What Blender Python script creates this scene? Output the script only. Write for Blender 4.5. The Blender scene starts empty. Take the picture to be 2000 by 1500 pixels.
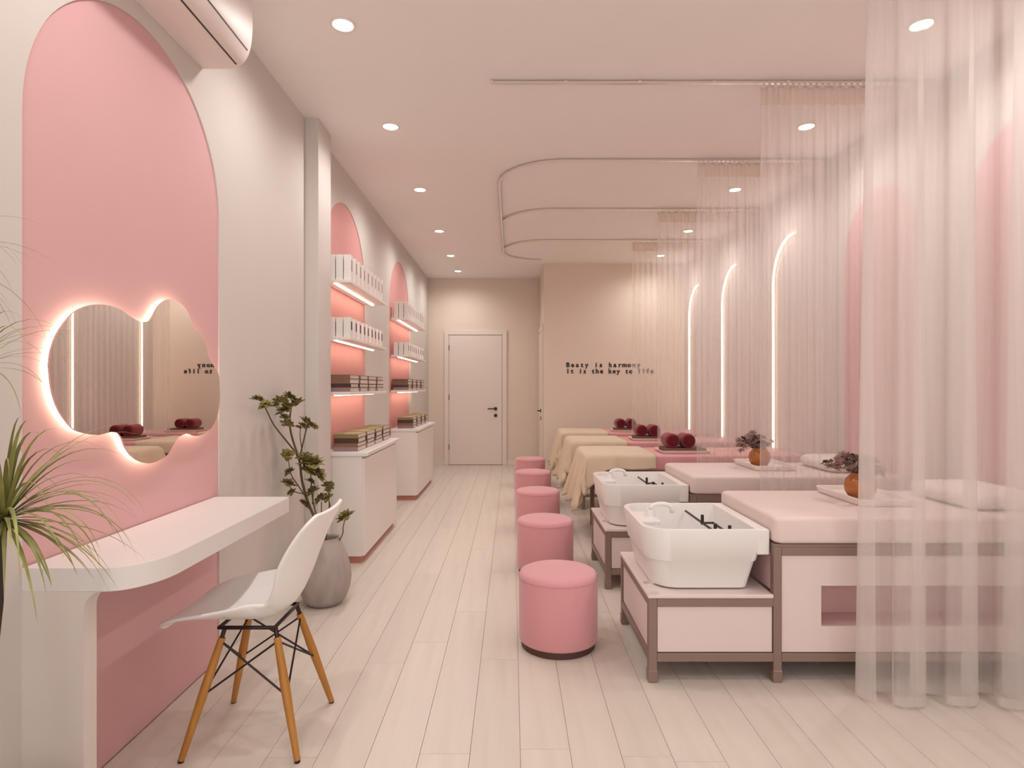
import bpy, bmesh, math, random
from mathutils import Vector, Matrix

random.seed(7)
S = bpy.context.scene
COL = S.collection
PI = math.pi

# ------------------------------------------------------------------ camera
F = 1170.0                      # focal length in pixels of the 2000 px wide frame
EYE = 1.21
cam_d = bpy.data.cameras.new('camera'); cam = bpy.data.objects.new('camera', cam_d); COL.objects.link(cam)
cam_d.sensor_width = 36.0; cam_d.lens = F / 2000.0 * 36.0
cam_d.shift_y = 6.0 / 2000.0
cam_d.clip_start = 0.05; cam_d.clip_end = 100
cam.location = (0, 0, EYE); cam.rotation_euler = (PI / 2, 0, 0)
S.camera = cam

# ------------------------------------------------------------------ world, exposure
def lin(c):
    c = c / 255.0
    return c / 12.92 if c <= 0.04045 else ((c + 0.055) / 1.055) ** 2.4
def rgb(r, g, b): return (lin(r), lin(g), lin(b), 1.0)

W = bpy.data.worlds.new('world'); S.world = W; W.use_nodes = True
bg = W.node_tree.nodes['Background']
bg.inputs[0].default_value = rgb(255, 252, 250); bg.inputs[1].default_value = 1.6
S.view_settings.view_transform = 'Standard'
try: S.view_settings.look = 'None'
except Exception: pass
S.view_settings.gamma = 1.0
S.view_settings.use_curve_mapping = False
S.view_settings.exposure = 0.06
S.cycles.max_bounces = 7; S.cycles.diffuse_bounces = 4
S.cycles.transparent_max_bounces = 24
S.cycles.caustics_reflective = False; S.cycles.caustics_refractive = False

DOWNLIGHT_W = 27.0              # watts of each ceiling downlight
DOWNLIGHT_COL = (1.0, 0.975, 0.95)

# ------------------------------------------------------------------ materials
MATS = {}
def mat(name, c, rough=0.6, metal=0.0, var=0.0, scale=(6, 6, 6), bump=0.0, bscale=60, sheen=0.0, spec=None, c2=None, objvar=0.0, trans=0.0, alpha=None):
    """principled material; colour wanders between c and c2 (or a darker c) by noise"""
    m = bpy.data.materials.new(name); m.use_nodes = True
    nt = m.node_tree; b = nt.nodes['Principled BSDF']
    b.inputs['Roughness'].default_value = rough; b.inputs['Metallic'].default_value = metal
    if spec is not None: b.inputs['Specular IOR Level'].default_value = spec
    if sheen: b.inputs['Sheen Weight'].default_value = sheen
    if trans: b.inputs['Transmission Weight'].default_value = trans
    col = rgb(*c)
    tc = nt.nodes.new('ShaderNodeTexCoord')
    mp = nt.nodes.new('ShaderNodeMapping'); mp.inputs['Scale'].default_value = scale
    nt.links.new(tc.outputs['Object'], mp.inputs[0])
    nz = nt.nodes.new('ShaderNodeTexNoise'); nz.inputs['Detail'].default_value = 2
    nz.inputs['Scale'].default_value = 1.0
    nt.links.new(mp.outputs[0], nz.inputs['Vector'])
    mix = nt.nodes.new('ShaderNodeMix'); mix.data_type = 'RGBA'
    mix.inputs[6].default_value = col
    k = 1.0 - var
    mix.inputs[7].default_value = rgb(*c2) if c2 else (col[0] * k, col[1] * k, col[2] * k, 1)
    nt.links.new(nz.outputs['Fac'], mix.inputs[0])
    out = mix.outputs[2]
    if objvar:
        oi = nt.nodes.new('ShaderNodeObjectInfo')
        hsv = nt.nodes.new('ShaderNodeHueSaturation')
        mr = nt.nodes.new('ShaderNodeMapRange'); mr.inputs[3].default_value = 1 - objvar; mr.inputs[4].default_value = 1 + objvar
        nt.links.new(oi.outputs['Random'], mr.inputs[0]); nt.links.new(mr.outputs[0], hsv.inputs['Value'])
        nt.links.new(out, hsv.inputs['Color']); out = hsv.outputs[0]
    nt.links.new(out, b.inputs['Base Color'])
    if bump:
        n2 = nt.nodes.new('ShaderNodeTexNoise'); n2.inputs['Scale'].default_value = bscale; n2.inputs['Detail'].default_value = 1
        nt.links.new(tc.outputs['Object'], n2.inputs['Vector'])
        bp = nt.nodes.new('ShaderNodeBump'); bp.inputs['Strength'].default_value = bump; bp.inputs['Distance'].default_value = 0.004
        nt.links.new(n2.outputs['Fac'], bp.inputs['Height']); nt.links.new(bp.outputs[0], b.inputs['Normal'])
    MATS[name] = m
    return m

def emit(name, c, strength):
    m = bpy.data.materials.new(name); m.use_nodes = True
    nt = m.node_tree; nt.nodes.remove(nt.nodes['Principled BSDF'])
    e = nt.nodes.new('ShaderNodeEmission'); e.inputs[0].default_value = rgb(*c); e.inputs[1].default_value = strength
    nt.links.new(e.outputs[0], nt.nodes['Material Output'].inputs[0])
    MATS[name] = m; return m

def sheer(name, c, opacity):
    """thin voile: threads scatter and pass light, gaps between them let the view through"""
    m = bpy.data.materials.new(name); m.use_nodes = True
    nt = m.node_tree; nt.nodes.remove(nt.nodes['Principled BSDF'])
    out = nt.nodes['Material Output']
    d = nt.nodes.new('ShaderNodeBsdfDiffuse'); d.inputs[0].default_value = rgb(*c)
    t = nt.nodes.new('ShaderNodeBsdfTranslucent'); t.inputs[0].default_value = rgb(*c)
    m1 = nt.nodes.new('ShaderNodeMixShader'); m1.inputs[0].default_value = 0.45
    nt.links.new(d.outputs[0], m1.inputs[1]); nt.links.new(t.outputs[0], m1.inputs[2])
    tr = nt.nodes.new('ShaderNodeBsdfTransparent')
    tc = nt.nodes.new('ShaderNodeTexCoord'); mp = nt.nodes.new('ShaderNodeMapping'); mp.inputs['Scale'].default_value = (40, 40, 1.2)
    nz = nt.nodes.new('ShaderNodeTexNoise'); nz.inputs['Scale'].default_value = 1.0; nz.inputs['Detail'].default_value = 2
    nt.links.new(tc.outputs['Object'], mp.inputs[0]); nt.links.new(mp.outputs[0], nz.inputs['Vector'])
    mr = nt.nodes.new('ShaderNodeMapRange'); mr.inputs[1].default_value = 0.3; mr.inputs[2].default_value = 0.7
    mr.inputs[3].default_value = opacity - 0.03; mr.inputs[4].default_value = opacity + 0.03
    nt.links.new(nz.outputs['Fac'], mr.inputs[0])
    m2 = nt.nodes.new('ShaderNodeMixShader')
    nt.links.new(mr.outputs[0], m2.inputs[0]); nt.links.new(tr.outputs[0], m2.inputs[1]); nt.links.new(m1.outputs[0], m2.inputs[2])
    nt.links.new(m2.outputs[0], out.inputs[0])
    MATS[name] = m; return m

mat('plaster', (217, 208, 201), 0.85, var=0.05, scale=(3, 3, .6), bump=.04, bscale=140)
mat('plaster_tan_lightened', (234, 217, 203), 0.85, var=0.04, scale=(3, 3, .6))  # warmer rear wall paint, lightened to make up for dim light there
mat('ceiling_paint', (250, 243, 239), 0.9, var=0.02)
mat('pink_paint', (222, 174, 174), 0.8, var=0.04, scale=(2, 2, 2))
mat('shelf_pink', (224, 162, 158), 0.8, var=0.03)
mat('wood', (227, 217, 206), 0.42, c2=(211, 197, 184), scale=(22, 1.3, 22), objvar=0.035, bump=.03, bscale=90)
mat('floor_base', (206, 186, 166), 0.8, var=.1)
mat('white_gloss', (240, 234, 231), 0.3, var=.01)
mat('white_plastic', (242, 238, 235), 0.28, var=.01)
mat('white_satin', (240, 231, 225), 0.5, var=.02)
mat('desk_white', (232, 225, 222), 0.35, var=.01)
mat('desk_side', (226, 214, 206), 0.6, var=.03, scale=(3, 3, .5))
mat('ac_white', (236, 222, 216), 0.45, var=.01)
mat('dark_gap', (70, 58, 54), 0.7, var=.1)
mat('leg_wood', (196, 138, 62), 0.45, c2=(166, 106, 40), scale=(30, 30, 3))
mat('dark_metal', (58, 44, 42), 0.4, 0.6, var=.1)
mat('black', (38, 32, 32), 0.45, var=.1)
mat('taupe_metal', (146, 122, 112), 0.42, 0.25, var=.05)
mat('panel_pink', (232, 212, 208), 0.5, var=.02)
mat('niche_pink', (224, 184, 184), 0.6, var=.03)
mat('slab', (234, 218, 212), 0.35, var=.03, scale=(4, 4, 4))
mat('leather_blush', (232, 212, 206), 0.5, var=.03, bump=.08, bscale=160)
mat('leather_pink', (230, 164, 165), 0.5, var=.04, bump=.08, bscale=160)
mat('velvet', (222, 156, 160), 0.8, var=.07, scale=(5, 5, 5), sheen=.35, bump=.12, bscale=220)
mat('stool_base', (86, 50, 46), 0.5, var=.1)
mat('blanket', (222, 200, 174), 0.9, var=.06, sheen=.2, bump=.25, bscale=180)
mat('crimson', (150, 36, 48), 0.95, c2=(116, 22, 36), scale=(60, 60, 60), sheen=.3, bump=.6, bscale=260)
mat('crimson_dark', (84, 18, 26), 0.95, var=.1)
mat('towel_brown', (128, 92, 78), 0.95, var=.1, bump=.4, bscale=220)
mat('towel_white', (236, 226, 220), 0.95, var=.03, bump=.4, bscale=220)
mat('tray_white', (240, 228, 220), 0.4, var=.02)
mat('amber', (200, 126, 66), 0.22, c2=(178, 98, 48), scale=(9, 9, 9), trans=.1)
mat('dried', (176, 148, 140), 0.9, c2=(136, 106, 98), scale=(30, 30, 30))
mat('dried_dark', (96, 52, 46), 0.9, var=.2)
mat('stem_green', (112, 92, 58), 0.7, c2=(82, 66, 44), scale=(30, 30, 30))
mat('leaf_green', (142, 130, 66), 0.55, c2=(94, 84, 44), scale=(40, 40, 40), objvar=.2)
mat('blade_green', (168, 168, 92), 0.5, c2=(112, 106, 64), scale=(20, 20, 20), objvar=.25)
mat('bark', (62, 48, 42), 0.9, var=.2, bump=.5, bscale=90)
mat('soil', (70, 52, 42), 1.0, var=.3, bump=.5, bscale=90)
mat('pot', (226, 214, 206), 0.6, var=.05)
mat('ceramic_grey', (196, 184, 176), 0.75, c2=(146, 132, 124), scale=(14, 14, 5), bump=.25, bscale=50)
mat('book_brown', (138, 104, 86), 0.7, c2=(110, 78, 62), scale=(12, 12, 12), objvar=.15)
mat('book_dark', (82, 54, 44), 0.7, var=.15, objvar=.15)
mat('book_mauve', (158, 130, 128), 0.7, var=.1, objvar=.1)
mat('book_olive', (140, 122, 84), 0.7, var=.1, objvar=.1)
mat('paper', (236, 226, 214), 0.9, c2=(214, 202, 190), scale=(4, 4, 260))
mat('carton', (238, 230, 226), 0.5, var=.02)
mat('label_black', (54, 40, 38), 0.6, var=.1)
mat('label_grey', (170, 156, 148), 0.6, var=.1)
mat('chrome', (250, 245, 241), 0.2, 1.0, var=.05)
mat('acrylic', (238, 234, 238), 0.12, trans=.5)
mat('toe_kick', (196, 128, 112), 0.6, var=.05)
mat('door_white', (236, 222, 212), 0.55, var=.01)
mat('text_black', (40, 32, 30), 0.6)
mat('mirror', (232, 226, 222), 0.0, 1.0)
mat('lamp_trim', (248, 240, 234), 0.4)
sheer('voile', (240, 230, 226), 0.34)
sheer('voile_front', (240, 232, 228), 0.50)
sheer('voile_header', (236, 218, 208), 0.7)
emit('lamp_glow', (255, 246, 232), 14.0)
MATS['lamp_glow'].cycles.emission_sampling = 'NONE'     # the lamp beside each lens lights the room
emit('led_warm', (255, 232, 204), 7.0)
emit('led_shelf', (255, 230, 206), 14.0)
emit('led_mirror', (255, 228, 196), 5.0)

# ------------------------------------------------------------------ mesh helpers
def obj(name, bm, m, parent=None, smooth=False, loc=None, autos=None):
    me = bpy.data.meshes.new(name)
    bmesh.ops.recalc_face_normals(bm, faces=bm.faces[:])
    bm.to_mesh(me); bm.free()
    if m: me.materials.append(MATS[m])
    if smooth:
        for p in me.polygons: p.use_smooth = True
    if autos is not None:
        me.set_sharp_from_angle(angle=math.radians(autos))
    o = bpy.data.objects.new(name, me); COL.objects.link(o)
    if parent is not None: o.parent = parent
    if loc: o.location = loc
    return o

def thing(name, label, cat, loc=(0, 0, 0), rz=0.0, group=None):
    o = bpy.data.objects.new(name, None); COL.objects.link(o)
    o.empty_display_size = .05
    o.location = loc; o.rotation_euler = (0, 0, rz)
    tag(o, label, cat, group); return o
def tag(o, label, cat, group=None):
    o['label'] = label; o['category'] = cat
    if group: o['group'] = group
    return o
def structure(o): o['kind'] = 'structure'; return o
def copy_tree(o, parent=None):
    c = o.copy(); COL.objects.link(c)
    if parent is not None: c.parent = parent
    for ch in list(o.children): copy_tree(ch, c)
    return c

def box(bm, x0, x1, y0, y1, z0, z1, bev=0.0, seg=2):
    vs = [bm.verts.new((x, y, z)) for x in (x0, x1) for y in (y0, y1) for z in (z0, z1)]
    q = [(0, 1, 3, 2), (4, 6, 7, 5), (0, 4, 5, 1), (2, 3, 7, 6), (0, 2, 6, 4), (1, 5, 7, 3)]
    fs = [bm.faces.new([vs[i] for i in f]) for f in q]
    if bev:
        es = list({e for f in fs for e in f.edges})
        bmesh.ops.bevel(bm, geom=es, offset=bev, segments=seg, affect='EDGES', profile=.5)
    return bm
def B(*a, **k): return box(bmesh.new(), *a, **k)

def lathe(prof, n=32, cap=True):
    bm = bmesh.new(); rings = []
    for r, z in prof:
        rings.append([bm.verts.new((r * math.cos(2 * PI * i / n), r * math.sin(2 * PI * i / n), z)) for i in range(n)])
    for a, b in zip(rings, rings[1:]):
        for i in range(n): bm.faces.new((a[i], a[(i + 1) % n], b[(i + 1) % n], b[i]))
    if cap:
        bm.faces.new(rings[0]); bm.faces.new(rings[-1])
    return bm

def tube(bm, pts, r, n=8, closed=False):
    """round bar along points; r a number or a list"""
    pts = [Vector(p) for p in pts]; N = len(pts)
    rs = r if isinstance(r, (list, tuple)) else [r] * N
    rings = []; up = None
    for i, p in enumerate(pts):
        if closed: t = pts[(i + 1) % N] - pts[i - 1]
        else: t = pts[min(i + 1, N - 1)] - pts[max(i - 1, 0)]
        t.normalize()
        if up is None:
            up = Vector((0, 0, 1)) if abs(t.z) < .9 else Vector((1, 0, 0))
        a = t.cross(up)
        if a.length < 1e-5: a = t.cross(Vector((0, 1, 0)))
        a.normalize(); b = a.cross(t).normalized(); up = b
        rings.append([bm.verts.new(p + (a * math.cos(2 * PI * k / n) + b * math.sin(2 * PI * k / n)) * rs[i]) for k in range(n)])
    pairs = list(zip(rings, rings[1:])) + ([(rings[-1], rings[0])] if closed else [])
    for a, b in pairs:
        for k in range(n): bm.faces.new((a[k], a[(k + 1) % n], b[(k + 1) % n], b[k]))
    if not closed:
        bm.faces.new(rings[0]); bm.faces.new(rings[-1])
    return bm
def T(*a, **k): return tube(bmesh.new(), *a, **k)

def prism(poly, axis, a0, a1):
    """extrude a 2-D polygon. axis 'z': (x,y); 'x': (y,z); 'y': (x,z)"""
    bm = bmesh.new()
    def P(p, a):
        return {'z': (p[0], p[1], a), 'x': (a, p[0], p[1]), 'y': (p[0], a, p[1])}[axis]
    A = [bm.verts.new(P(p, a0)) for p in poly]; C = [bm.verts.new(P(p, a1)) for p in poly]
    n = len(poly)
    for i in range(n): bm.faces.new((A[i], A[(i + 1) % n], C[(i + 1) % n], C[i]))
    f1 = bm.faces.new(A); f2 = bm.faces.new(C)
    bm.normal_update()
    bmesh.ops.triangulate(bm, faces=[f1, f2])
    return bm

def catmull(pts, n):
    """dense samples through points (tuples of any length)"""
    out = []; N = len(pts)
    for i in range(N - 1):
        p0, p1, p2, p3 = pts[max(i - 1, 0)], pts[i], pts[i + 1], pts[min(i + 2, N - 1)]
        for k in range(n):
            t = k / n
            out.append(tuple(.5 * (2 * b + (c - a) * t + (2 * a - 5 * b + 4 * c - d) * t * t + (3 * b - a - 3 * c + d) * t ** 3)
                             for a, b, c, d in zip(p0, p1, p2, p3)))
    out.append(tuple(pts[-1])); return out

def rrect(x0, x1, y0, y1, r, n=6):
    rs = r if isinstance(r, (list, tuple)) else [r] * 4
    cs = [(x1 - rs[0], y1 - rs[0], 0, rs[0]), (x0 + rs[1], y1 - rs[1], 1, rs[1]), (x0 + rs[2], y0 + rs[2], 2, rs[2]), (x1 - rs[3], y0 + rs[3], 3, rs[3])]
    out = []
    for cx, cy, q, rr in cs:
        for k in range(n + 1):
            a = (q + k / n) * PI / 2
            out.append((cx + rr * math.cos(a), cy + rr * math.sin(a)))
    return out
def loft(loops, cap0=True, cap1=True):
    bm = bmesh.new(); R = [[bm.verts.new(p) for p in L] for L in loops]
    n = len(R[0])
    for a, b in zip(R, R[1:]):
        for i in range(n): bm.faces.new((a[i], a[(i + 1) % n], b[(i + 1) % n], b[i]))
    if cap0: bm.faces.new(R[0])
    if cap1: bm.faces.new(R[-1])
    return bm
def cushion(x0, x1, y0, y1, z0, z1, r=.03, rv=.02):
    """soft slab with rounded rim"""
    L = []
    for k in range(5):
        a = k / 4 * PI / 2; i = rv * (1 - math.sin(a))
        L.append([(x, y, z0 + rv * (1 - math.cos(a))) for x, y in rrect(x0 + i, x1 - i, y0 + i, y1 - i, r)])
    for k in range(5):
        a = k / 4 * PI / 2; i = rv * (1 - math.cos(a))
        L.append([(x, y, z1 - rv * (1 - math.sin(a))) for x, y in rrect(x0 + i, x1 - i, y0 + i, y1 - i, r)])
    return loft(L)
def arch_slab(y0, y1, zb, zc, a0, a1, n):
    bm = bmesh.new(); P_ = arch(y0, y1, zb, zc, n)[1:-1]
    for xa in (a0, a1):
        for (ya, za), (yb, z2) in zip(P_, P_[1:]):
            bm.faces.new([bm.verts.new(q) for q in ((xa, ya, zb), (xa, yb, zb), (xa, yb, z2), (xa, ya, za))])
    for (ya, za), (yb, z2) in zip(P_, P_[1:]):
        bm.faces.new([bm.verts.new(q) for q in ((a0, ya, za), (a0, yb, z2), (a1, yb, z2), (a1, ya, za))])
    for yy in (y0, y1):
        bm.faces.new([bm.verts.new(q) for q in ((a0, yy, zb), (a0, yy, zc), (a1, yy, zc), (a1, yy, zb))])
    bmesh.ops.remove_doubles(bm, verts=bm.verts[:], dist=1e-5)
    return bm
def arch(y0, y1, zb, zc, n=24):
    r = (y1 - y0) / 2; c = (y0 + y1) / 2
    return [(y0, zb)] + [(c - r * math.cos(PI * k / n), zc + r * math.sin(PI * k / n)) for k in range(n + 1)] + [(y1, zb)]

# ------------------------------------------------------------------ the room
XL, XR = -1.30, 2.36
YF, YB, YT = -1.7, 9.31, 8.2       # open shop front, door wall, wall with the lettering
ZC = 2.90
XC = 0.435                          # side wall of the rear passage

fl = structure(obj('floor', B(XL - .1, XR + .1, YF, YB + .1, -.06, -.004), 'floor_base'))
pw = 0.166; pl = 1.25
plank_me = None
def plank_mesh(w, l):
    o = obj('plank', B(0, w - .0014, 0, l - .0014, -.012, 0, bev=.0007, seg=1), 'wood', fl); return o
cache = {}
ncol = int(math.ceil((XR - XL) / pw))
for i in range(ncol):
    w = min(pw, XR - (XL + i * pw))
    y = YF - random.random() * pl
    while y < YB:
        a = max(y, YF); b = min(y + pl, YB)
        if b - a > .05:
            key = (round(w, 3), round(b - a, 3))
            if key in cache:
                o = cache[key].copy(); COL.objects.link(o)
            else:
                o = plank_mesh(w, b - a); cache[key] = o
            o.location = (XL + i * pw, a, 0)
        y += pl
structure(obj('ceiling', B(XL - .1, XR + .1, YF, YB + .1, ZC, ZC + .1), 'ceiling_paint'))

# left wall: a facing 2 cm thick with three arched recesses, pink behind
ARCHES = [(1.59, 2.66, 0.0, 1.95, 'pink_paint'), (4.10, 5.30, 0.70, 2.03, 'shelf_pink'), (6.33, 7.57, 0.70, 2.03, 'shelf_pink')]
bm = bmesh.new()
y_cuts = [YF]
for a in ARCHES: y_cuts += [a[0], a[1]]
y_cuts.append(YB + .1)
REC = .006
def quad(bm, pts): return bm.faces.new([bm.verts.new(p) for p in pts])
for k in range(0, len(y_cuts) - 1, 2):
    quad(bm, [(XL, y_cuts[k], 0), (XL, y_cuts[k + 1], 0), (XL, y_cuts[k + 1], ZC), (XL, y_cuts[k], ZC)])
for y0, y1, zb, zc, m in ARCHES:
    if zb > 0: quad(bm, [(XL, y0, 0), (XL, y1, 0), (XL, y1, zb), (XL, y0, zb)])
    pts = arch(y0, y1, zb, zc, 40)
    top = pts[1:-1]
    for (ya, za), (yb, zb2) in zip(top, top[1:]):
        quad(bm, [(XL, ya, za), (XL, yb, zb2), (XL, yb, ZC), (XL, ya, ZC)])
    for (ya, za), (yb, zb2) in zip(pts, pts[1:]):
        quad(bm, [(XL, ya, za), (XL, yb, zb2), (XL - REC, yb, zb2), (XL - REC, ya, za)])
bmesh.ops.remove_doubles(bm, verts=bm.verts[:], dist=1e-5)
wl = structure(obj('wall_left', bm, 'plaster'))
obj('wall_core', B(XL - .14, XL - REC - .012, YF, YB + .1, 0, ZC), 'plaster', wl)
for y0, y1, zb, zc, m in ARCHES:
    o = obj('arch_panel', arch_slab(y0, y1, zb, zc, XL - REC - .011, XL - REC, 40), m, wl)
    o['label'] = 'pink painted arched recess'
obj('pilaster', B(XL, -1.215, 3.76, 4.02, 0, ZC, bev=.003), 'plaster', wl)

wr = structure(obj('wall_right', B(XR, XR + .12, YF, YT + .1, 0, ZC), 'plaster'))
for c, r in ((2.70, .37), (3.86, .37)):
    o = obj('arch_panel', arch_slab(c - r, c + r, 0.0, 2.12, XR - .008, XR, 32), 'pink_paint', wr)
    o['label'] = 'pink painted arch on the wall'
structure(obj('wall_back', B(XL - .1, XC + .1, YB, YB + .12, 0, ZC), 'plaster_tan_lightened'))
structure(obj('wall_lettered', B(XC, XR + .1, YT, YT + .12, 0, ZC), 'plaster_tan_lightened'))
structure(obj('wall_passage', B(XC, XC + .1, YT + .12, YB, 0, ZC), 'plaster_tan_lightened'))
structure(obj('baseboard_back', B(XL, -1.05, YB - .012, YB, 0, .07, bev=.002), 'door_white'))
structure(obj('baseboard_back', B(-.08, XC, YB - .012, YB, 0, .07, bev=.002), 'door_white'))

# doors
d1 = bpy.data.objects.new('door_1', None); COL.objects.link(d1); d1.location = (-.565, YB, 0); structure(d1)
d1['label'] = 'plain white door with a black lever handle in the back wall'
bm = bmesh.new()
box(bm, -.485, -.415, -.03, -.001, 0, 2.095, bev=.004); box(bm, .415, .485, -.03, -.001, 0, 2.095, bev=.004); box(bm, -.415, .415, -.03, -.001, 2.02, 2.095, bev=.004)
obj('door_frame', bm, 'door_white', d1)
obj('door_leaf', B(-.41, .41, -.022, -.002, .008, 2.014, bev=.003), 'door_white', d1)
for z in (.28, 1.05, 1.82):
    obj('hinge', T([(-.413, -.024, z - .04), (-.413, -.024, z + .04)], .007, 8), 'dark_metal', d1)
def lever(parent, px, pz, sx):
    h = obj('door_handle', T([(px, -.022, pz), (px, -.034, pz)], .026, 16), 'black', parent); h['label'] = 'black lever handle'
    obj('lever', T([(px, -.034, pz), (px, -.062, pz), (px + sx * .02, -.066, pz), (px + sx * .12, -.066, pz)], .009, 8), 'black', h)
    obj('lock_rosette', T([(px, -.022, pz - .105), (px, -.032, pz - .105)], .026, 16), 'black', parent)
lever(d1, .31, .865 + .01, -1)
d2 = bpy.data.objects.new('door_2', None); COL.objects.link(d2); d2.location = (XC, 8.80, 0); d2.rotation_euler = (0, 0, -PI / 2); structure(d2)
d2['label'] = 'white door in the side wall of the rear passage, seen edge on'
bm = bmesh.new()
box(bm, -.46, -.40, -.026, -.001, 0, 2.09, bev=.004); box(bm, .40, .46, -.026, -.001, 0, 2.09, bev=.004); box(bm, -.40, .40, -.026, -.001, 2.02, 2.09, bev=.004)
obj('door_frame', bm, 'door_white', d2)
obj('door_leaf', B(-.395, .395, -.02, -.002, .008, 2.014, bev=.003), 'door_white', d2)
lever(d2, .32, .875, -1)

# lettering on the end wall
def letter_mesh(ch, size):
    cu = bpy.data.curves.new('letter', 'FONT'); cu.body = ch; cu.size = size; cu.extrude = .003
    cu.offset = .0025; cu.resolution_u = 3; cu.align_x = 'CENTER'
    t = bpy.data.objects.new('letter_tmp', cu); COL.objects.link(t)
    dg = bpy.context.evaluated_depsgraph_get(); dg.update()
    me = bpy.data.meshes.new_from_object(t.evaluated_get(dg))
    bpy.data.objects.remove(t)
    me.materials.clear(); me.materials.append(MATS['text_black']); return me
for txt, z, nm, pitch in (('Beaty is harmony', 1.485, 'upper', .0645), ('It is the key to life', 1.40, 'lower', .0575)):
    t = thing('lettering', 'black wall lettering, %s line, on the beige end wall' % nm, 'lettering', (.765, YT - .0035, z))
    for i, ch in enumerate(txt):
        if ch == ' ': continue
        o = bpy.data.objects.new('letter', letter_mesh(ch, .088)); COL.objects.link(o)
        o.parent = t; o.rotation_euler = (PI / 2, 0, 0); o.location = (i * pitch, 0, 0)

# ------------------------------------------------------------------ ceiling downlights
LD = [2.79, 3.88, 5.12, 6.48, 7.69, 8.71]
def downlight(x, y, label, group, power=DOWNLIGHT_W):
    t = thing('downlight', label, 'downlight', (x, y, ZC), 0, group)
    obj('trim_ring', lathe([(.046, -.001), (.058, -.001), (.058, -.006), (.050, -.008), (.046, -.004)], 28, cap=False), 'lamp_trim', t, smooth=True)
    obj('lens', lathe([(.0465, -.0035), (.03, -.0045), (.001, -.005)], 28), 'lamp_glow', t, smooth=True)
    ld = bpy.data.lights.new('lamp', 'SPOT'); ld.energy = power; ld.color = DOWNLIGHT_COL
    ld.spot_size = math.radians(166); ld.spot_blend = 0.85; ld.shadow_soft_size = .05
    lo = bpy.data.objects.new('lamp', ld); COL.objects.link(lo); lo.parent = t; lo.location = (0, 0, -.02)
    return t
NTH = ['first', 'second', 'third', 'fourth', 'fifth', 'sixth', 'seventh', 'eighth', 'ninth', 'tenth']
for k, y in enumerate((LD[::-1] + [1.60, .4])):  # row carried on by two unseen lamps, added for their light
    downlight(-.787, y, 'round ceiling downlight over the aisle, %s from the back wall' % NTH[k], 'downlights over the aisle')
for k, y in enumerate((LD[:5][::-1] + [1.60, .4])):  # nearest two are out of view, added to light the front
    downlight(1.907, y, 'round ceiling downlight over the beds, %s from the lettered wall' % NTH[k], 'downlights over the beds')

# ------------------------------------------------------------------ wall desk
desk = thing('wall_desk', 'long white wall desk with a rounded corner below the cloud mirror', 'desk', (XL, 1.587, 0))
def desk_poly():
    w, l, r = .33, 1.035, .2
    p = [(0.0, 0.0)]
    for k in range(13):
        a = -PI / 2 + k / 12 * PI / 2
        p.append((w - .11 + .11 * math.cos(a), .17 + .17 * math.sin(a)))
    for k in range(7):
        a = k / 6 * PI / 2
        p.append((w - .02 + .02 * math.cos(a), l - .02 + .02 * math.sin(a)))
    p.append((0.0, l)); return p
bm = prism(desk_poly(), 'z', .668, .73)
top = obj('desk_top', bm, 'desk_white', desk)
bv = top.modifiers.new('bevel', 'BEVEL'); bv.width = .006; bv.segments = 2; bv.limit_method = 'ANGLE'
bm = B(0, .165, 0, .05, 0, .6678)
arc = [(.165 + .05 + .05 * math.cos(PI - k / 8 * PI / 2), .6178 + .05 * math.sin(PI - k / 8 * PI / 2)) for k in range(9)]
for (xa, za), (xb, zb) in zip(arc, arc[1:]):
    for yy in (0, .05):
        bm.faces.new([bm.verts.new(q) for q in ((xa, yy, za), (xb, yy, zb), (xb, yy, .6678), (xa, yy, .6678))])
    bm.faces.new([bm.verts.new(q) for q in ((xa, 0, za), (xb, 0, zb), (xb, .05, zb), (xa, .05, za))])
bmesh.ops.remove_doubles(bm, verts=bm.verts[:], dist=1e-5)
obj('leg_panel', bm, 'desk_side', desk)

# ------------------------------------------------------------------ cloud mirror
MIR = [(290,640),(300,560),(330,470),(380,390),(440,325),(510,292),(580,283),(650,292),(710,315),(760,350),(800,375),(840,385),(875,378),(900,345),(925,300),(960,265),(1000,253),(1045,268),(1085,305),(1110,350),(1125,400),(1145,430),(1165,440),(1190,480),(1210,530),(1222,590),(1250,640),(1280,690),(1288,760),(1288,850),(1275,930),(1245,1000),(1200,1040),(1150,1055),(1110,1045),(1080,1045),(1045,1065),(1015,1110),(985,1160),(940,1195),(880,1215),(820,1205),(770,1170),(735,1120),(715,1070),(690,1040),(650,1032),(600,1045),(550,1048),(490,1038),(440,1020),(390,970),(340,890),(305,780)]
XM = XL - REC + .030
pts = []
for u, v in MIR:
    x, y = u / 3.0, 500 + v / 3.0
    d = -XM * F / (1000 - x)
    pts.append((d, EYE + (756 - y) * d / F))
cp = catmull(pts + [pts[0]], 4)[:-1]
my = sum(q[0] for q in cp) / len(cp); mz = min(q[1] for q in cp)
loc = [(q[0] - my, q[1] - mz) for q in cp]
def inset(poly, a):
    n = len(poly); out = []
    for i in range(n):
        (x0, y0), (x1, y1) = poly[i - 2], poly[(i + 2) % n]
        t = Vector((x1 - x0, y1 - y0)).normalized()
        nv = Vector((-t.y, t.x))                       # outline runs clockwise seen from the room: flip below if needed
        out.append((poly[i][0] - nv.x * a, poly[i][1] - nv.y * a))
    return out
area = sum(loc[i - 1][0] * loc[i][1] - loc[i][0] * loc[i - 1][1] for i in range(len(loc)))
sg = -1 if area > 0 else 1
mir = thing('cloud_mirror', 'cloud shaped wall mirror glowing around its rim on the pink arch', 'mirror', (XM, my, mz))
obj('mirror_glass', prism(loc, 'x', -.006, 0), 'mirror', mir)
obj('light_rim', prism(inset(loc, sg * .004), 'x', -.029, -.0065), 'led_mirror', mir)

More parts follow.
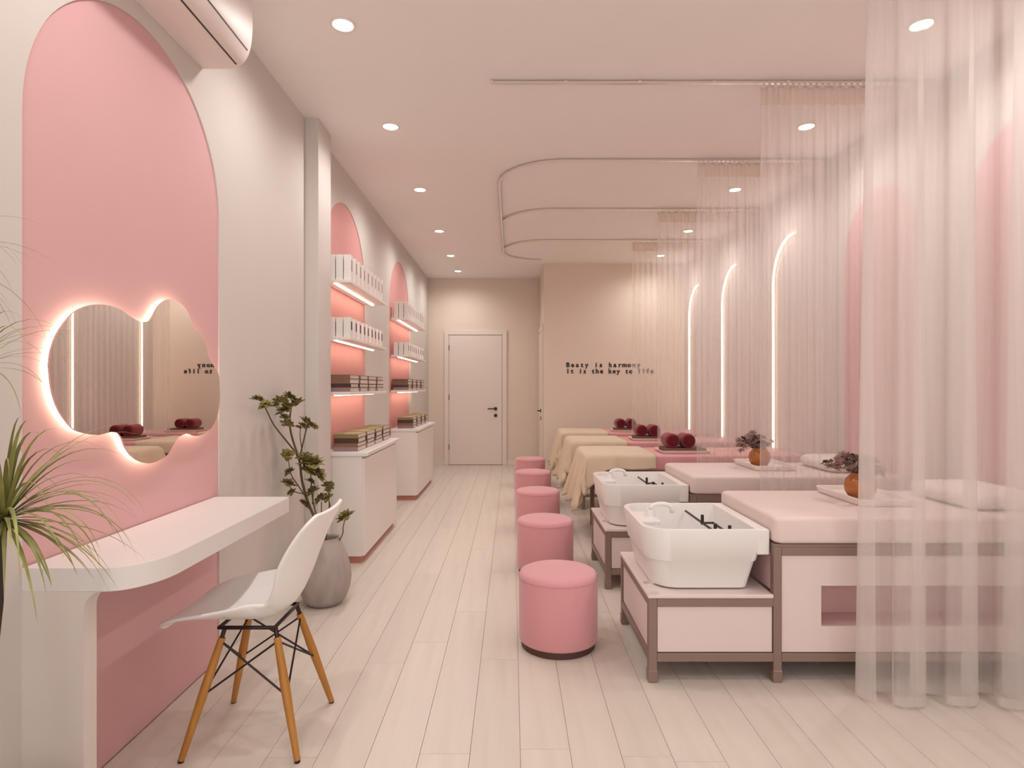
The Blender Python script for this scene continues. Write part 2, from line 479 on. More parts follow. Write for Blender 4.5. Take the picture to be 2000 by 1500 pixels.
# ------------------------------------------------------------------ air conditioner
ac = thing('air_conditioner', 'white split air conditioner high on the wall beside the pink arch', 'air conditioner', (XL, 2.10, 2.545))
prof = [(0.0, 0.0), (.12, 0.0), (.165, .018), (.195, .06), (.208, .12), (.212, .20), (.206, .27), (.19, .295), (0.0, .295)]
pr = [(0.0, 0.0)] + catmull(prof[1:-1], 4) + [(0.0, .295)]
b = obj('casing', prism(pr, 'y', -.43, .415), 'ac_white', ac, autos=30, smooth=True)
bv = b.modifiers.new('bevel', 'BEVEL'); bv.width = .004; bv.segments = 2; bv.limit_method = 'ANGLE'; bv.angle_limit = math.radians(50)
obj('louver_gap', B(.1475, .1535, -.41, .395, .0085, .0135), 'dark_gap', ac)
obj('louver_gap', B(.1955, .1995, -.41, .395, .066, .0705), 'dark_gap', ac)
obj('sensor_window', B(.2075, .213, .0, .05, .13, .15, bev=.001), 'lamp_trim', ac)

# ------------------------------------------------------------------ chair
def make_chair():
    t = thing('dining_chair', 'white moulded shell chair on wooden dowel legs by the desk', 'chair', (-.88, 2.115, 0), PI)
    P = [(.272, .408, .13, .0), (.262, .428, .175, .008), (.19, .440, .212, .03), (.08, .426, .222, .068), (-.02, .420, .214, .092),
         (-.075, .434, .188, .085), (-.118, .47, .162, .055), (-.15, .54, .185, .045), (-.175, .61, .205, .048), (-.205, .69, .205, .036),
         (-.235, .755, .190, .022), (-.247, .785, .145, .012)]
    C = catmull(P, 4)
    bm = bmesh.new(); nv = 16; rows = []
    for i, (x, z, w, l) in enumerate(C):
        a = C[max(i - 1, 0)]; b_ = C[min(i + 1, len(C) - 1)]
        tx, tz = b_[0] - a[0], b_[1] - a[1]; L = math.hypot(tx, tz)
        nx, nz = tz / L, -tx / L                        # points up over the seat, forward over the back
        row = []
        for j in range(nv + 1):
            v = -1 + 2 * j / nv
            lift = l * abs(v) ** 2.2
            row.append(bm.verts.new((x + nx * lift, w * v, z + nz * lift)))
        rows.append(row)
    for a, b_ in zip(rows, rows[1:]):
        for j in range(nv): bm.faces.new((a[j], a[j + 1], b_[j + 1], b_[j]))
    o = obj('seat_shell', bm, 'white_plastic', t, smooth=True)
    s = o.modifiers.new('solid', 'SOLIDIFY'); s.thickness = .014; s.offset = 0
    ss = o.modifiers.new('sub', 'SUBSURF'); ss.levels = 1; ss.render_levels = 2
    obj('seat_frame', T([(.10, .11, .405), (.10, -.11, .405), (-.085, -.11, .405), (-.085, .11, .405)], .007, 8, closed=True), 'dark_metal', t, smooth=True)
    for sx in (1, -1):
        for sy in (1, -1):
            tp = Vector((.085 * sx, .10 * sy, .398)); ft = Vector((.1875 * sx, .183 * sy, .006))
            mid = tp.lerp(ft, .45)
            lg = obj('leg', T([tp.lerp(ft, .07), mid, ft], [.0115, .0155, .010], 14), 'leg_wood', t, smooth=True, autos=50)
            obj('leg_bracket', T([tp + Vector((0, 0, .004)), tp.lerp(ft, .12)], .0075, 8), 'dark_metal', lg)
            obj('foot_glide', T([ft + Vector((0, 0, .004)), (ft.x, ft.y, 0)], .0095, 12), 'dark_metal', lg)
    def pt(sx, sy, k):
        tp = Vector((.085 * sx, .10 * sy, .398)); ft = Vector((.1875 * sx, .183 * sy, .006)); return tp.lerp(ft, k)
    for sy in (1, -1):
        obj('cross_brace', T([pt(1, sy, .10), pt(-1, sy, .52)], .0035, 6), 'dark_metal', t)
        obj('cross_brace', T([pt(-1, sy, .10), pt(1, sy, .52)], .0035, 6), 'dark_metal', t)
    for sx in (1, -1):
        obj('cross_brace', T([pt(sx, 1, .10), pt(sx, -1, .52)], .0035, 6), 'dark_metal', t)
        obj('cross_brace', T([pt(sx, -1, .10), pt(sx, 1, .52)], .0035, 6), 'dark_metal', t)
    return t
make_chair()

# ------------------------------------------------------------------ vase with succulent branches
VX, VY = -1.05, 3.36
vp = [(.06, 0), (.095, .006), (.118, .035), (.138, .09), (.145, .14), (.142, .19), (.128, .25), (.106, .31), (.088, .348), (.080, .362), (.084, .368), (.076, .368), (.072, .355), (.09, .30), (.10, .2), (.02, .18)]
tag(obj('floor_vase', lathe(vp, 48), 'ceramic_grey', None, smooth=True, loc=(VX, VY, 0)), 'grey pear shaped ceramic vase on the floor behind the chair', 'vase')
pt_ = thing('succulent_branch', 'branching plant with green leaf rosettes standing in the grey vase', 'plant', (VX, VY, .19))
def wpt(x, y, d): return Vector(((x - 1000) * d / F - VX, d - VY, EYE + (756 - y) * d / F - .19))
VD = 3.36
def vd(x): return min(VD, 1.235 * F / (1000 - x))
TR = [
    ([(632, 1085), (622, 1030), (603, 985), (590, 940), (585, 900), (572, 860), (566, 830), (568, 800), (572, 785)], .0085, .004),
    ([(586, 905), (578, 885), (560, 862), (535, 830), (520, 800), (512, 788)], .005, .003),
    ([(566, 830), (552, 812), (540, 795), (530, 790)], .0035, .002),
    ([(585, 895), (592, 865), (598, 840), (602, 828)], .005, .003),
    ([(590, 880), (586, 850), (588, 832)], .003, .002),
    ([(600, 975), (580, 945), (568, 925), (562, 890)], .004, .002),
    ([(596, 965), (575, 960), (562, 945)], .003, .002),
    ([(622, 1030), (616, 1000), (610, 970), (606, 915)], .005, .003),
    ([(634, 1085), (640, 1020), (643, 985), (641, 948)], .004, .0025),
    ([(632, 1085), (628, 1015), (628, 980)], .004, .0025),
    ([(646, 1085), (668, 1046), (670, 1030), (674, 1014)], .0035, .0025),
    ([(640, 1020), (645, 990), (640, 972)], .003, .002),
    ([(610, 985), (612, 965), (613, 956)], .003, .002),
]
for tr, r0, r1 in TR:
    dd = random.uniform(-.04, .04)
    n = len(tr)
    P3 = [wpt(x, y, vd(x) - abs(dd) * (i / (n - 1))) for i, (x, y) in enumerate(tr)]
    P3 = [Vector(q) for q in catmull([tuple(q) for q in P3], 3)]
    m = len(P3)
    obj('stem', tube(bmesh.new(), P3, [r0 + (r1 - r0) * i / (m - 1) for i in range(m)], 6), 'stem_green', pt_, smooth=True)
def rosette(r, n, seed):
    rnd = random.Random(seed); bm = bmesh.new()
    for k in range(n):
        a = k * 2.39996 + rnd.uniform(-.2, .2); el = .1 + 1.1 * k / n
        L = r * (1.0 - .35 * k / n) * rnd.uniform(.85, 1.1); w = L * .36
        dr = Vector((math.cos(a) * math.cos(el), math.sin(a) * math.cos(el), math.sin(el)))
        sd = Vector((-math.sin(a), math.cos(a), 0)); up = dr.cross(sd) * -1
        P_ = [dr * .1 * L, dr * .6 * L + sd * w, dr * L + up * L * .12, dr * .6 * L - sd * w, dr * .55 * L - up * L * .10]
        v = [bm.verts.new(q) for q in P_]
        for f in ((0, 1, 4), (1, 2, 4), (2, 3, 4), (3, 0, 4), (0, 3, 2, 1)): bm.faces.new([v[i] for i in f])
    return bm
ROS = [(503, 778, 13), (520, 788, 13), (535, 790, 14), (550, 783, 16), (566, 776, 17), (580, 786, 15), (556, 800, 14), (555, 812, 10), (560, 826, 12), (598, 824, 15), (612, 830, 11), (590, 829, 10), (583, 832, 8),
       (608, 905, 26), (600, 920, 20), (618, 925, 20), (595, 892, 15), (562, 886, 13), (566, 918, 10), (562, 942, 14), (570, 958, 8), (606, 938, 10), (613, 957, 15), (627, 972, 15), (641, 946, 11), (640, 970, 11), (592, 982, 13), (675, 1008, 17), (640, 955, 7)]
for i, (x, y, rp) in enumerate(ROS):
    o = obj('leaf_rosette', rosette(rp * vd(x) / F * 1.4, 18, i), 'leaf_green', pt_)
    o.location = wpt(x, y + 4, vd(x) - random.uniform(.0, .04)); o.rotation_euler = (random.uniform(-.7, .7), random.uniform(-.7, .7), random.uniform(0, 6))

# ------------------------------------------------------------------ foreground plant with arching blades
PX, PY = -1.13, 1.30
pot = thing('plant_pot', 'round pale plant pot on the floor in front of the wall desk', 'pot', (PX, PY, 0))
obj('pot_body', lathe([(.08, 0), (.09, .004), (.115, .22), (.12, .25), (.112, .25), (.105, .2), (.03, .19)], 32), 'pot', pot, smooth=True, autos=40)
obj('soil', lathe([(.104, .215), (.05, .222), (.005, .224)], 24), 'soil', pot)
dr_ = thing('dracaena', 'potted palm like plant with thin dark stems and arching narrow leaves', 'plant', (PX, PY, .222))
def dpt(x, y, d): return Vector(((x - 1000) * d / F - PX, d - PY, EYE + (756 - y) * d / F - .222))
hub1 = dpt(8, 1015, 1.30); hub2 = Vector((-.075, .03, 1.02)); hub3 = Vector((-.03, -.18, 1.22))
obj('trunk', tube(bmesh.new(), [(.0, .0, -.01), (-.015, .0, .25), dpt(-2, 1180, 1.3), dpt(6, 1040, 1.3), hub1], [.012, .010, .008, .007, .012], 8), 'bark', dr_, smooth=True)
obj('trunk', tube(bmesh.new(), [(-.02, .02, -.01), (-.06, .03, .4), (-.08, .03, .8), hub2], [.012, .010, .009, .012], 8), 'bark', dr_, smooth=True)
obj('trunk', tube(bmesh.new(), [(0, -.03, -.01), (-.02, -.10, .5), (-.03, -.16, .9), hub3], [.012, .010, .009, .012], 8), 'bark', dr_, smooth=True)
def blade(hub, az, el, L, droop, w):
    """narrow leaf that rises and then arches over"""
    d = Vector((math.cos(az) * math.cos(el), math.sin(az) * math.cos(el), math.sin(el)))
    n = 11; p = Vector(hub); bm = bmesh.new(); prev = None; sd = Vector((-math.sin(az), math.cos(az), 0))
    for i in range(n):
        t = i / (n - 1)
        ww = w * (0.55 + 1.1 * t if t < .35 else (1 - t) / .65 * .93 + .02)
        up = sd.cross(d).normalized()
        q = p.copy(); q.x = max(q.x, XL - PX + .012)
        a = bm.verts.new(q + sd * ww); c = bm.verts.new(q - up * ww * .35); b_ = bm.verts.new(q - sd * ww)
        if prev:
            bm.faces.new((prev[0], a, c, prev[1])); bm.faces.new((prev[1], c, b_, prev[2]))
        prev = (a, c, b_)
        p += d * (L / (n - 1)); d = (d + Vector((0, 0, -droop * (0.25 + t)))).normalized()
    return bm
def blades(hub, k, az0, az1, el0, el1, L0, L1, dr0, dr1, w=.0042):
    for i in range(k):
        az = az0 + (az1 - az0) * (i + random.random()) / k
        o = obj('leaf', blade(hub, az, random.uniform(el0, el1), random.uniform(L0, L1), random.uniform(dr0, dr1), w * random.uniform(.8, 1.15)), 'blade_green', dr_, smooth=True)
blades(hub1, 40, -1.6, 1.2, .15, 1.3, .22, .35, .22, .46, .0052)
blades(hub1, 24, -1.3, 1.0, -.4, .5, .2, .31, .14, .32, .0050)
blades(hub1, 12, 1.2, 4.6, .4, 1.3, .16, .28, .2, .4)
blades(hub2, 18, -1.2, 1.5, .2, 1.1, .2, .32, .28, .5, .0026)
blades(hub3, 22, -1.0, 1.6, .0, .9, .2, .34, .2, .42, .0026)

# ------------------------------------------------------------------ shelving on the left wall: cabinets, shelves, boxes, books
UN = [('by the pilaster', 4.10, 5.25), ('near the back wall', 6.40, 7.68)]
XB = XL - REC
for nm, y0, y1 in UN:
    cab = thing('cabinet', 'low white base cabinet under the lit shelves %s' % nm, 'cabinet', (XL, y0, 0))
    L = y1 - y0
    obj('body', B(.001, .272, .0, L, .05, .735, bev=.002), 'white_satin', cab)
    obj('plinth', B(.001, .262, .02, L - .02, 0, .05), 'toe_kick', cab)
    for k in range(2):
        a, b_ = .004 + k * (L - .006) / 2, (k + 1) * (L - .006) / 2
        obj('door', B(.272, .29, a, b_, .055, .718, bev=.002), 'white_satin', cab)
    obj('counter_top', B(.001, .312, -.01, L + .01, .735, .765, bev=.006), 'white_gloss', cab)
    SH = []
    for nm2, z in (('top', 1.93), ('middle', 1.535), ('lower', 1.155)):
        sh = thing('wall_shelf', '%s white wall shelf %s with a warm light strip beneath' % (nm2, nm), 'shelf', (XL, y0 + .02, z))
        obj('board', B(.001, .19, 0, L + .02, 0, .022, bev=.002), 'white_satin', sh)
        ls = obj('light_strip', B(.07, .088, .02, L - .02, -.006, -.0005), 'led_shelf', sh); ls['label'] = 'warm white light strip'
        SH.append((nm2, z + .022))
    # white cartons on the upper two shelves
    for (nm2, zt), hh, wv, lab in ((SH[0], .175, .058, 'label_grey'), (SH[1], .135, .06, 'label_black')):
        proto = None
        n = 9; step = (L - .06) / n
        end = 'pilaster end' if nm.startswith('by') else 'near end'
        for row in range(3):
            for k in range(n):
                if row and k > 1: continue
                lbl = 'white product box, %s row, %s from the %s, %s shelf %s' % (('front', 'middle', 'rear')[row], NTH[k], end, nm2, nm)
                if proto is None:
                    proto = thing('product_box', lbl, 'box', (0, 0, 0), 0, 'white boxes on the %s shelf %s' % (nm2, nm))
                    obj('carton', B(-.024, .024, -wv / 2, wv / 2, 0, hh, bev=.0015, seg=1), 'carton', proto)
                    obj('label_print', B(.0242, .0248, -.014, .014, hh * .36, hh * .80), lab, proto)
                    o = proto
                else: o = copy_tree(proto); o['label'] = lbl
                o.location = (XL + .16 - row * .054, y0 + .07 + k * step + random.uniform(-.004, .004), zt)
    # stacks of books on the lower shelf and on the counter
    for nm2, zt, xo in ((SH[2][0] + ' shelf', SH[2][1], .098), ('cabinet top', .765, .15)):
        ns = 4; step = (L - .05) / ns
        for s_ in range(ns):
            z = zt
            seq = ['book_mauve', 'book_brown', 'book_dark', 'book_olive'] if nm2 == 'cabinet top' else ['book_mauve', 'book_dark', 'book_brown', 'book_brown']
            pos = ['bottom', 'second', 'third', 'top']
            for k, cm in enumerate(seq):
                th = (.03, .026, .034, .028)[k]
                cn = cm.split('_')[1]
                bk = thing('book', '%s %s book, %s stack, %s %s' % ({'bottom': 'lowest', 'second': 'lower middle', 'third': 'upper middle', 'top': 'uppermost'}[pos[k]], cn, NTH[s_], nm2, nm), 'book',
                           (XL + xo, y0 + .02 + step * (s_ + .5), z), random.uniform(-.03, .03), 'books on the %s %s' % (nm2, nm))
                hw, hl = .085, min(.118, step * .45)
                bm = bmesh.new(); box(bm, -hw, hw, -hl, hl, 0, .003); box(bm, -hw, hw, -hl, hl, th - .003, th); box(bm, -hw, hw, -hl, -hl + .003, .003, th - .003)
                obj('cover', bm, cm, bk)
                obj('pages', B(-hw + .003, hw - .003, -hl + .0031, hl - .004, .0031, th - .0031), 'paper', bk)
                z += th + .0004

# ------------------------------------------------------------------ beds
BED_Y = [2.452, 3.585, 4.72, 5.87, 7.03]
BW = .635
ORD = ['first', 'second', 'third', 'fourth', 'fifth']
def spa_bed(y, which):
    t = thing('pedicure_bed', 'blush foot spa bed on a taupe metal frame, %s' % which, 'bed', (.56, y, 0))
    g = .034; xm = .545; xe = XR - .56 - .012; zl = .345; zh = .555
    def post(x, yy, z1, nm='leg'):
        l = obj(nm, B(x, x + g, yy, yy + g, .0, z1, bev=.002, seg=1), 'taupe_metal', t)
        obj('foot_cap', B(x - .003, x + g + .003, yy - .003, yy + g + .003, 0, .05, bev=.003, seg=1), 'taupe_metal', l)
    for yy in (0, BW - g):
        post(0, yy, zl); post(xm - g, yy, zh); post(xe - g, yy, zh)
    for yy in (0, BW - g):
        for x0, x1, z in ((g, xm - g, zl - g), (g, xm - g, .085), (xm, xe - g, zh - g), (xm, xe - g, .085)):
            obj('rail', B(x0, x1, yy, yy + g, z, z + g, bev=.0015, seg=1), 'taupe_metal', t)
    for x, zs in ((0, (zl - g, .085)), (xm - g, (zh - g,)), (xe - g, (zh - g, .085))):
        for z in zs: obj('rail', B(x, x + g, g, BW - g, z, z + g, bev=.0015, seg=1), 'taupe_metal', t)
    # inset panels
    for yy in (.008, BW - .020):
        obj('panel', B(g + .003, xm - g - .003, yy, yy + .012, .122, zl - g - .003, bev=.001, seg=1), 'panel_pink', t)
    obj('panel', B(.008, .02, g + .003, BW - g - .003, .122, zl - g - .003, bev=.001, seg=1), 'panel_pink', t)
    obj('panel', B(xm - .026, xm - .014, g + .003, BW - g - .003, zl + .02, zh - g - .003, bev=.001, seg=1), 'niche_pink', t)
    # bed side: board with a long open niche
    nx0, nx1, nz0, nz1 = xm + .165, xe - .14, .228, .394
    px0, px1, pz0, pz1 = xm + .003, xe - g - .003, .122, zh - g - .003
    bm = bmesh.new()
    box(bm, px0, nx0, .008, .02, pz0, pz1); box(bm, nx1, px1, .008, .02, pz0, pz1)
    box(bm, nx0, nx1, .008, .02, pz0, nz0); box(bm, nx0, nx1, .008, .02, nz1, pz1)
    obj('side_panel', bm, 'panel_pink', t)
    bm = bmesh.new()
    box(bm, nx0 - .012, nx0, .0205, .16, nz0 - .012, nz1 + .012); box(bm, nx1, nx1 + .012, .0205, .16, nz0 - .012, nz1 + .012)
    box(bm, nx0, nx1, .0205, .16, nz0 - .012, nz0); box(bm, nx0, nx1, .0205, .16, nz1, nz1 + .012); box(bm, nx0 - .012, nx1 + .012, .16, .172, nz0 - .012, nz1 + .012)
    obj('niche', bm, 'niche_pink', t)
    obj('side_panel', B(px0, px1, BW - .02, BW - .008, pz0, pz1, bev=.001, seg=1), 'panel_pink', t)
    obj('basin_shelf', B(-.003, xm - g - .001, -.003, BW + .003, zl + .0005, zl + .016, bev=.002, seg=1), 'slab', t)
    obj('bed_base', B(xm - g, xe, 0, BW, zh + .0005, zh + .012), 'taupe_metal', t)
    obj('mattress', cushion(xm - g + .002, xe, -.008, BW + .008, zh + .0125, .678, .03, .018), 'leather_blush', t, smooth=True, autos=60)
    return t
def basin(y, which):
    t = thing('foot_basin', 'white rounded foot bath tub, %s' % which, 'basin', (.56, y, .362))
    H = .258
    rr = [.05, .10, .10, .035]
    def lp(x0, x1, y0, y1, z, k=1.0): return [(x, yy, z) for x, yy in rrect(x0, x1, y0, y1, [q * k for q in rr], 8)]
    L = [lp(.055, .42, .075, .555, .0, .9), lp(.04, .43, .058, .57, .008), lp(.018, .458, .040, .588, .12), lp(.010, .464, .036, .592, .124), lp(-.008, .50, .024, .604, H - .006), lp(-.006, .498, .026, .602, H),
         lp(.010, .482, .040, .588, H), lp(.014, .478, .044, .584, H - .008), lp(.05, .44, .075, .555, .06, .9), lp(.08, .41, .11, .52, .045, .8)]
    obj('tub', loft(L), 'white_gloss', t, smooth=True, autos=40)
    obj('rim_ledge', B(.455, .507, .026, .600, H - .105, H + .001, bev=.006), 'white_gloss', t)
    fc = obj('faucet', T([(.075, .30, H - .012), (.075, .30, H + .03)], .020, 14), 'white_plastic', t, smooth=True, autos=40)
    a = [(.075 + .05 - .05 * math.cos(k / 8 * PI), .30, H + .032 + .022 * math.sin(k / 8 * PI)) for k in range(9)] + [(.175, .30, H + .012)]
    obj('spout', T(a, .010, 8), 'white_plastic', fc, smooth=True)
    obj('faucet_deck', B(.006, .10, .2, .4, H - .02, H - .001, bev=.006), 'white_gloss', t)
    obj('drain', lathe([(.022, .0455), (.022, .049), (.004, .050)], 16), 'chrome', t)
    return t
def footrest(y, which):
    t = thing('foot_rest', 'dark foot rest rack inside the tub, %s' % which, 'foot rest', (.56, y, .362))
    H = .258
    for x, ya, yb in ((.313, .075, .56), (.362, .07, .30)):
        obj('rail', T([(x, ya, .225), (x, yb, .225)], .0055, 8), 'black', t)
    obj('crossbar', T([(.313, .296, .225), (.362, .296, .225)], .005, 8), 'black', t)
    for x, yy in ((.313, .296), (.313, .12), (.362, .085)):
        obj('peg', T([(x, yy, .218), (x, yy, .262)], .0075, 8), 'black', t)
    return t
for k in (0, 1):
    wh = ('bed beside the front sheer curtain', 'bed between two sheer curtains')[k]
    spa_bed(BED_Y[k], ('beside the front sheer curtain', 'next to the draped beds')[k])
    wh = ('foot spa bed beside the front curtain', 'foot spa bed next to the draped beds')[k]
    basin(BED_Y[k], wh); footrest(BED_Y[k], wh)

def massage_bed(y, k):
    t = thing('massage_bed', 'pink massage bed under a beige throw, %s' % ('next to the foot spa beds', 'middle one of three', 'nearest the lettered wall')[k], 'bed', (.60, y, 0))
    xe = XR - .60 - .012
    for x in (.09, .9, xe - .1):
        for yy in (.05, BW - .085):
            obj('leg', B(x, x + .035, yy, yy + .035, 0, .55, bev=.003, seg=1), 'taupe_metal', t)
    for yy in (.05, BW - .085):
        obj('stretcher', B(.125, xe - .1, yy + .005, yy + .03, .12, .15, bev=.002, seg=1), 'taupe_metal', t)
    obj('bed_frame', B(.02, xe, .01, BW - .01, .50, .55, bev=.004), 'taupe_metal', t)
    obj('mattress', cushion(.0, xe, 0, BW, .5505, .672, .03, .02), 'leather_pink', t, smooth=True, autos=60)
    return t
def throw(y, k):
    """blanket over the foot of the bed: flat on top, folds hanging on three sides"""
    NX, NY = 44, 60
    rnd = random.Random(40 + k)
    ph = [rnd.uniform(0, 6.28) for _ in range(6)]
    x_edge = .53; z0 = .676; r = .025
    bm = bmesh.new(); grid = []
    ax0, ax1 = -.42, x_edge                     # flat cloth extent in x (negative hangs over the end)
    ay0, ay1 = -.13, BW + .12
    def sm(t): t = min(1, max(0, t)); return t * t * (3 - 2 * t)
    for i in range(NX + 1):
        row = []
        s = ax0 + (ax1 - ax0) * i / NX
        dn = .115 + .18 * sm((.16 - s) / .2)          # the side hems hang deeper towards the corners
        for j in range(NY + 1):
            q = j / NY
            if q < .18: v = -dn * (1 - q / .18)
            elif q > .82: v = BW + dn * (q - .82) / .18
            else: v = BW * (q - .18) / .64
            ox = max(0.0, -s); oy = max(0.0, -v, v - BW); sy = -1 if v < BW / 2 else 1
            x = max(s, -.006); yy = min(max(v, -.006), BW + .006)
            mx, mn = max(ox, oy), min(ox, oy)
            z = z0 - mx * .95 - mn * .12
            fx = math.sin(v * 24 + ph[2]) * .6 + math.sin(v * 43 + ph[3]) * .3
            fy = math.sin(s * 27 + ph[5]) * .6 + math.sin(s * 46 + ph[4]) * .3
            if ox > 0:
                sp = ox / .42
                x -= sp * (.085 + .06 * fx) + .012 * min(1, ox / .03); z -= .03 * sp * fx
            if oy > 0:
                sp = oy / .3
                yy += sy * (sp * (.06 + .035 * fy) + .010 * min(1, oy / .02)); z -= .012 * sp * fy
            if ox == 0 and oy == 0: z += .0015 * (1 + math.sin(9 * s + ph[0]) * math.sin(8 * v + ph[1]))
            row.append(bm.verts.new((x, yy, z)))
        grid.append(row)
    for i in range(NX):
        for j in range(NY): bm.faces.new((grid[i][j], grid[i + 1][j], grid[i + 1][j + 1], grid[i][j + 1]))
    o = obj('throw_blanket', bm, 'blanket', None, smooth=True, loc=(.60, y, 0))
    s = o.modifiers.new('solid', 'SOLIDIFY'); s.thickness = .006; s.offset = 1
    tag(o, 'beige throw draped over the foot of the pink bed %s' % ('next to the foot spa beds', 'in the middle', 'nearest the end wall')[k], 'blanket')
def towels(y, k):
    pl_ = ('next to the spa beds', 'in the middle', 'nearest the end wall')[k]
    x0 = 1.21; z = .674
    t = thing('towel_tray', 'white tray carrying towels on the pink bed %s' % pl_, 'tray', (x0, y + .10, z))
    L = [[(x, yy, zz) for x, yy in rrect(a, .40 - a, a, .30 - a, .02, 4)] for a, zz in ((.012, 0), (0, .02), (.004, .022), (.010, .020), (.02, .006))]
    obj('tray_body', loft(L), 'tray_white', t, smooth=True, autos=40)
    tag_t = tag(obj('folded_towel', cushion(.03, .37, .03, .26, 0, .034, .015, .012), 'towel_brown', None, smooth=True, loc=(x0, y + .10, z + .0065)), 'folded brown towel under red rolls on the pink bed %s' % pl_, 'towel')
    for q in range(2):
        zz = z + .0065 + .034
        r = .058
        rt = thing('rolled_towel', 'crimson rolled towel, %s, on the pink bed %s' % (('aisle side', 'wall side')[q], pl_), 'towel', (x0 + .095 + q * .128, y + .135, zz))
        obj('roll', loft([[(r * s * math.cos(a), yy, r + r * s * math.sin(a)) for a in [2 * PI * i / 28 for i in range(28)]] for yy, s in ((0, .86), (.006, .97), (.014, 1), (.17, 1), (.178, .97), (.184, .86))]), 'crimson', rt, smooth=True, autos=60)
        sp = []
        for i in range(70):
            a = i / 69 * 4.2 * 2 * PI; rr = .006 + (r * .80 - .006) * i / 69
            sp.append((rr * math.cos(a), -.0012, r + rr * math.sin(a)))
        obj('spiral_edge', T(sp, .0022, 5), 'crimson_dark', rt)
for k in range(3):
    y = BED_Y[2 + k]
    massage_bed(y, k); throw(y, k); towels(y, k)

# pillows, trays, amber vases and dried flowers on the blush beds
for k in (0, 1):
    y = BED_Y[k]; pl_ = ('bed by the front curtain', 'bed by the draped beds')[k]
    tx = 1.545
    t = thing('serving_tray', 'white rectangular tray on the blush %s' % pl_, 'tray', (tx, y + .20, .680))
    L = [[(x, yy, zz) for x, yy in rrect(a, .26 - a, a, .40 - a, .012, 4)] for a, zz in ((.008, 0), (0, .028), (.003, .031), (.009, .028), (.016, .010))]
    obj('tray_body', loft(L), 'tray_white', t, smooth=True, autos=40)
    vx, vy = tx + .075, y + .20 + .135
    vs = [(.030, 0), (.046, .004), (.064, .035), (.068, .062), (.062, .090), (.046, .108), (.040, .116), (.043, .122), (.037, .121), (.034, .112), (.05, .09), (.055, .05), (.03, .012)]
    tag(obj('amber_vase', lathe(vs, 36), 'amber', None, smooth=True, loc=(vx, vy, .6905)), 'round amber glass vase on the tray of the blush %s' % pl_, 'vase')
    fl_t = thing('dried_flowers', 'dried brown flowers in the amber vase on the blush %s' % pl_, 'flowers', (vx, vy, .71))
    rnd = random.Random(90 + k)
    for i in range(44):
        a = rnd.uniform(0, 2 * PI); sp = rnd.uniform(.01, .115); h = rnd.uniform(.14, .205) - sp * .5
        tip = Vector((math.cos(a) * sp - .035, math.sin(a) * sp, h))
        mid = Vector((tip.x * .3, tip.y * .3, .115))
        obj('stem', T([(tip.x * .05, tip.y * .05, 0), mid, tip], .0013, 5), 'dried', fl_t)
        fm = 'dried_dark' if i % 7 == 0 else 'dried'
        o = obj('flower_head', rosette(rnd.uniform(.024, .038), 13, 200 + i), fm, fl_t)
        o.location = tip; o.rotation_euler = (rnd.uniform(-.8, .8), rnd.uniform(-.8, .8), rnd.uniform(0, 6))
    pw_ = tag(obj('pillow', cushion(-.17, .17, -.22, .22, 0, .075, .06, .036), 'towel_white', None, smooth=True, loc=(2.13, y + BW / 2, .680)), 'flat white pillow against the wall on the blush %s' % pl_, 'pillow')

# ------------------------------------------------------------------ stools
proto = None
for k, y in enumerate((2.825, 3.94, 5.05, 6.17, 7.30)):
    lab = 'round pink velvet stool %s' % ('at the foot bath beside the front curtain', 'at the foot bath next to the draped beds', 'at the draped bed next to the foot spa beds', 'at the middle one of the draped beds', 'at the draped bed nearest the end wall')[k]
    if proto is None:
        proto = thing('stool', lab, 'stool', (.217, y, 0), 0, 'pink stools along the aisle')
        r = .186
        pr_ = [(r - .004, .034), (r, .042), (r, .20), (r, .318), (r - .003, .332), (r - .010, .343), (r - .022, .349), (r - .05, .352), (.08, .354), (.004, .355)]
        obj('cushion_body', lathe(pr_, 56), 'velvet', proto, smooth=True)
        obj('seam_piping', lathe([(r - .001, .322), (r + .0022, .325), (r - .001, .329)], 56, cap=False), 'velvet', proto, smooth=True)
        obj('base_ring', lathe([(r - .016, 0), (r - .013, .003), (r - .013, .034), (.01, .034)], 56), 'stool_base', proto, smooth=True, autos=40)
        o = proto
    else:
        o = copy_tree(proto); o.location = (.217, y, 0); o['label'] = lab

# ------------------------------------------------------------------ curtains and tracks
CUR = [2.29, 3.30, 4.434, 5.66, 6.86]
ZT = 2.886
def track(pts, label):
    t = thing('curtain_track', label, 'curtain track', pts[0])
    o0 = Vector(pts[0])
    bm = bmesh.new(); prev = None
    P3 = [Vector(p) - o0 for p in pts]
    n = len(P3)
    for i, p in enumerate(P3):
        tg = (P3[min(i + 1, n - 1)] - P3[max(i - 1, 0)]).normalized(); sd = Vector((-tg.y, tg.x, 0)) * .0065
        ring = [bm.verts.new(p + sd * a + Vector((0, 0, b_))) for a, b_ in ((-1, -.006), (1, -.006), (1, .006), (-1, .006))]
        if prev:
            for q in range(4): bm.faces.new((prev[q], prev[(q + 1) % 4], ring[(q + 1) % 4], ring[q]))
        else: bm.faces.new(ring)
        prev = ring
    bm.faces.new(prev)
    obj('rail', bm, 'chrome', t)
    # brackets to the ceiling
    for i in range(0, n, max(1, n // 5)):
        p = P3[i]
        obj('bracket', B(p.x - .008, p.x + .008, p.y - .008, p.y + .008, .0062, ZC - ZT - .0005), 'chrome', t)
    return t
def line(a, b, n): return [tuple(Vector(a).lerp(Vector(b), k / n)) for k in range(n + 1)]
XT = -.105
def corner(y, r=.5, n=12): return [(XT + r - r * math.sin(k / n * PI / 2), y + r - r * math.cos(k / n * PI / 2), ZT) for k in range(1, n + 1)]
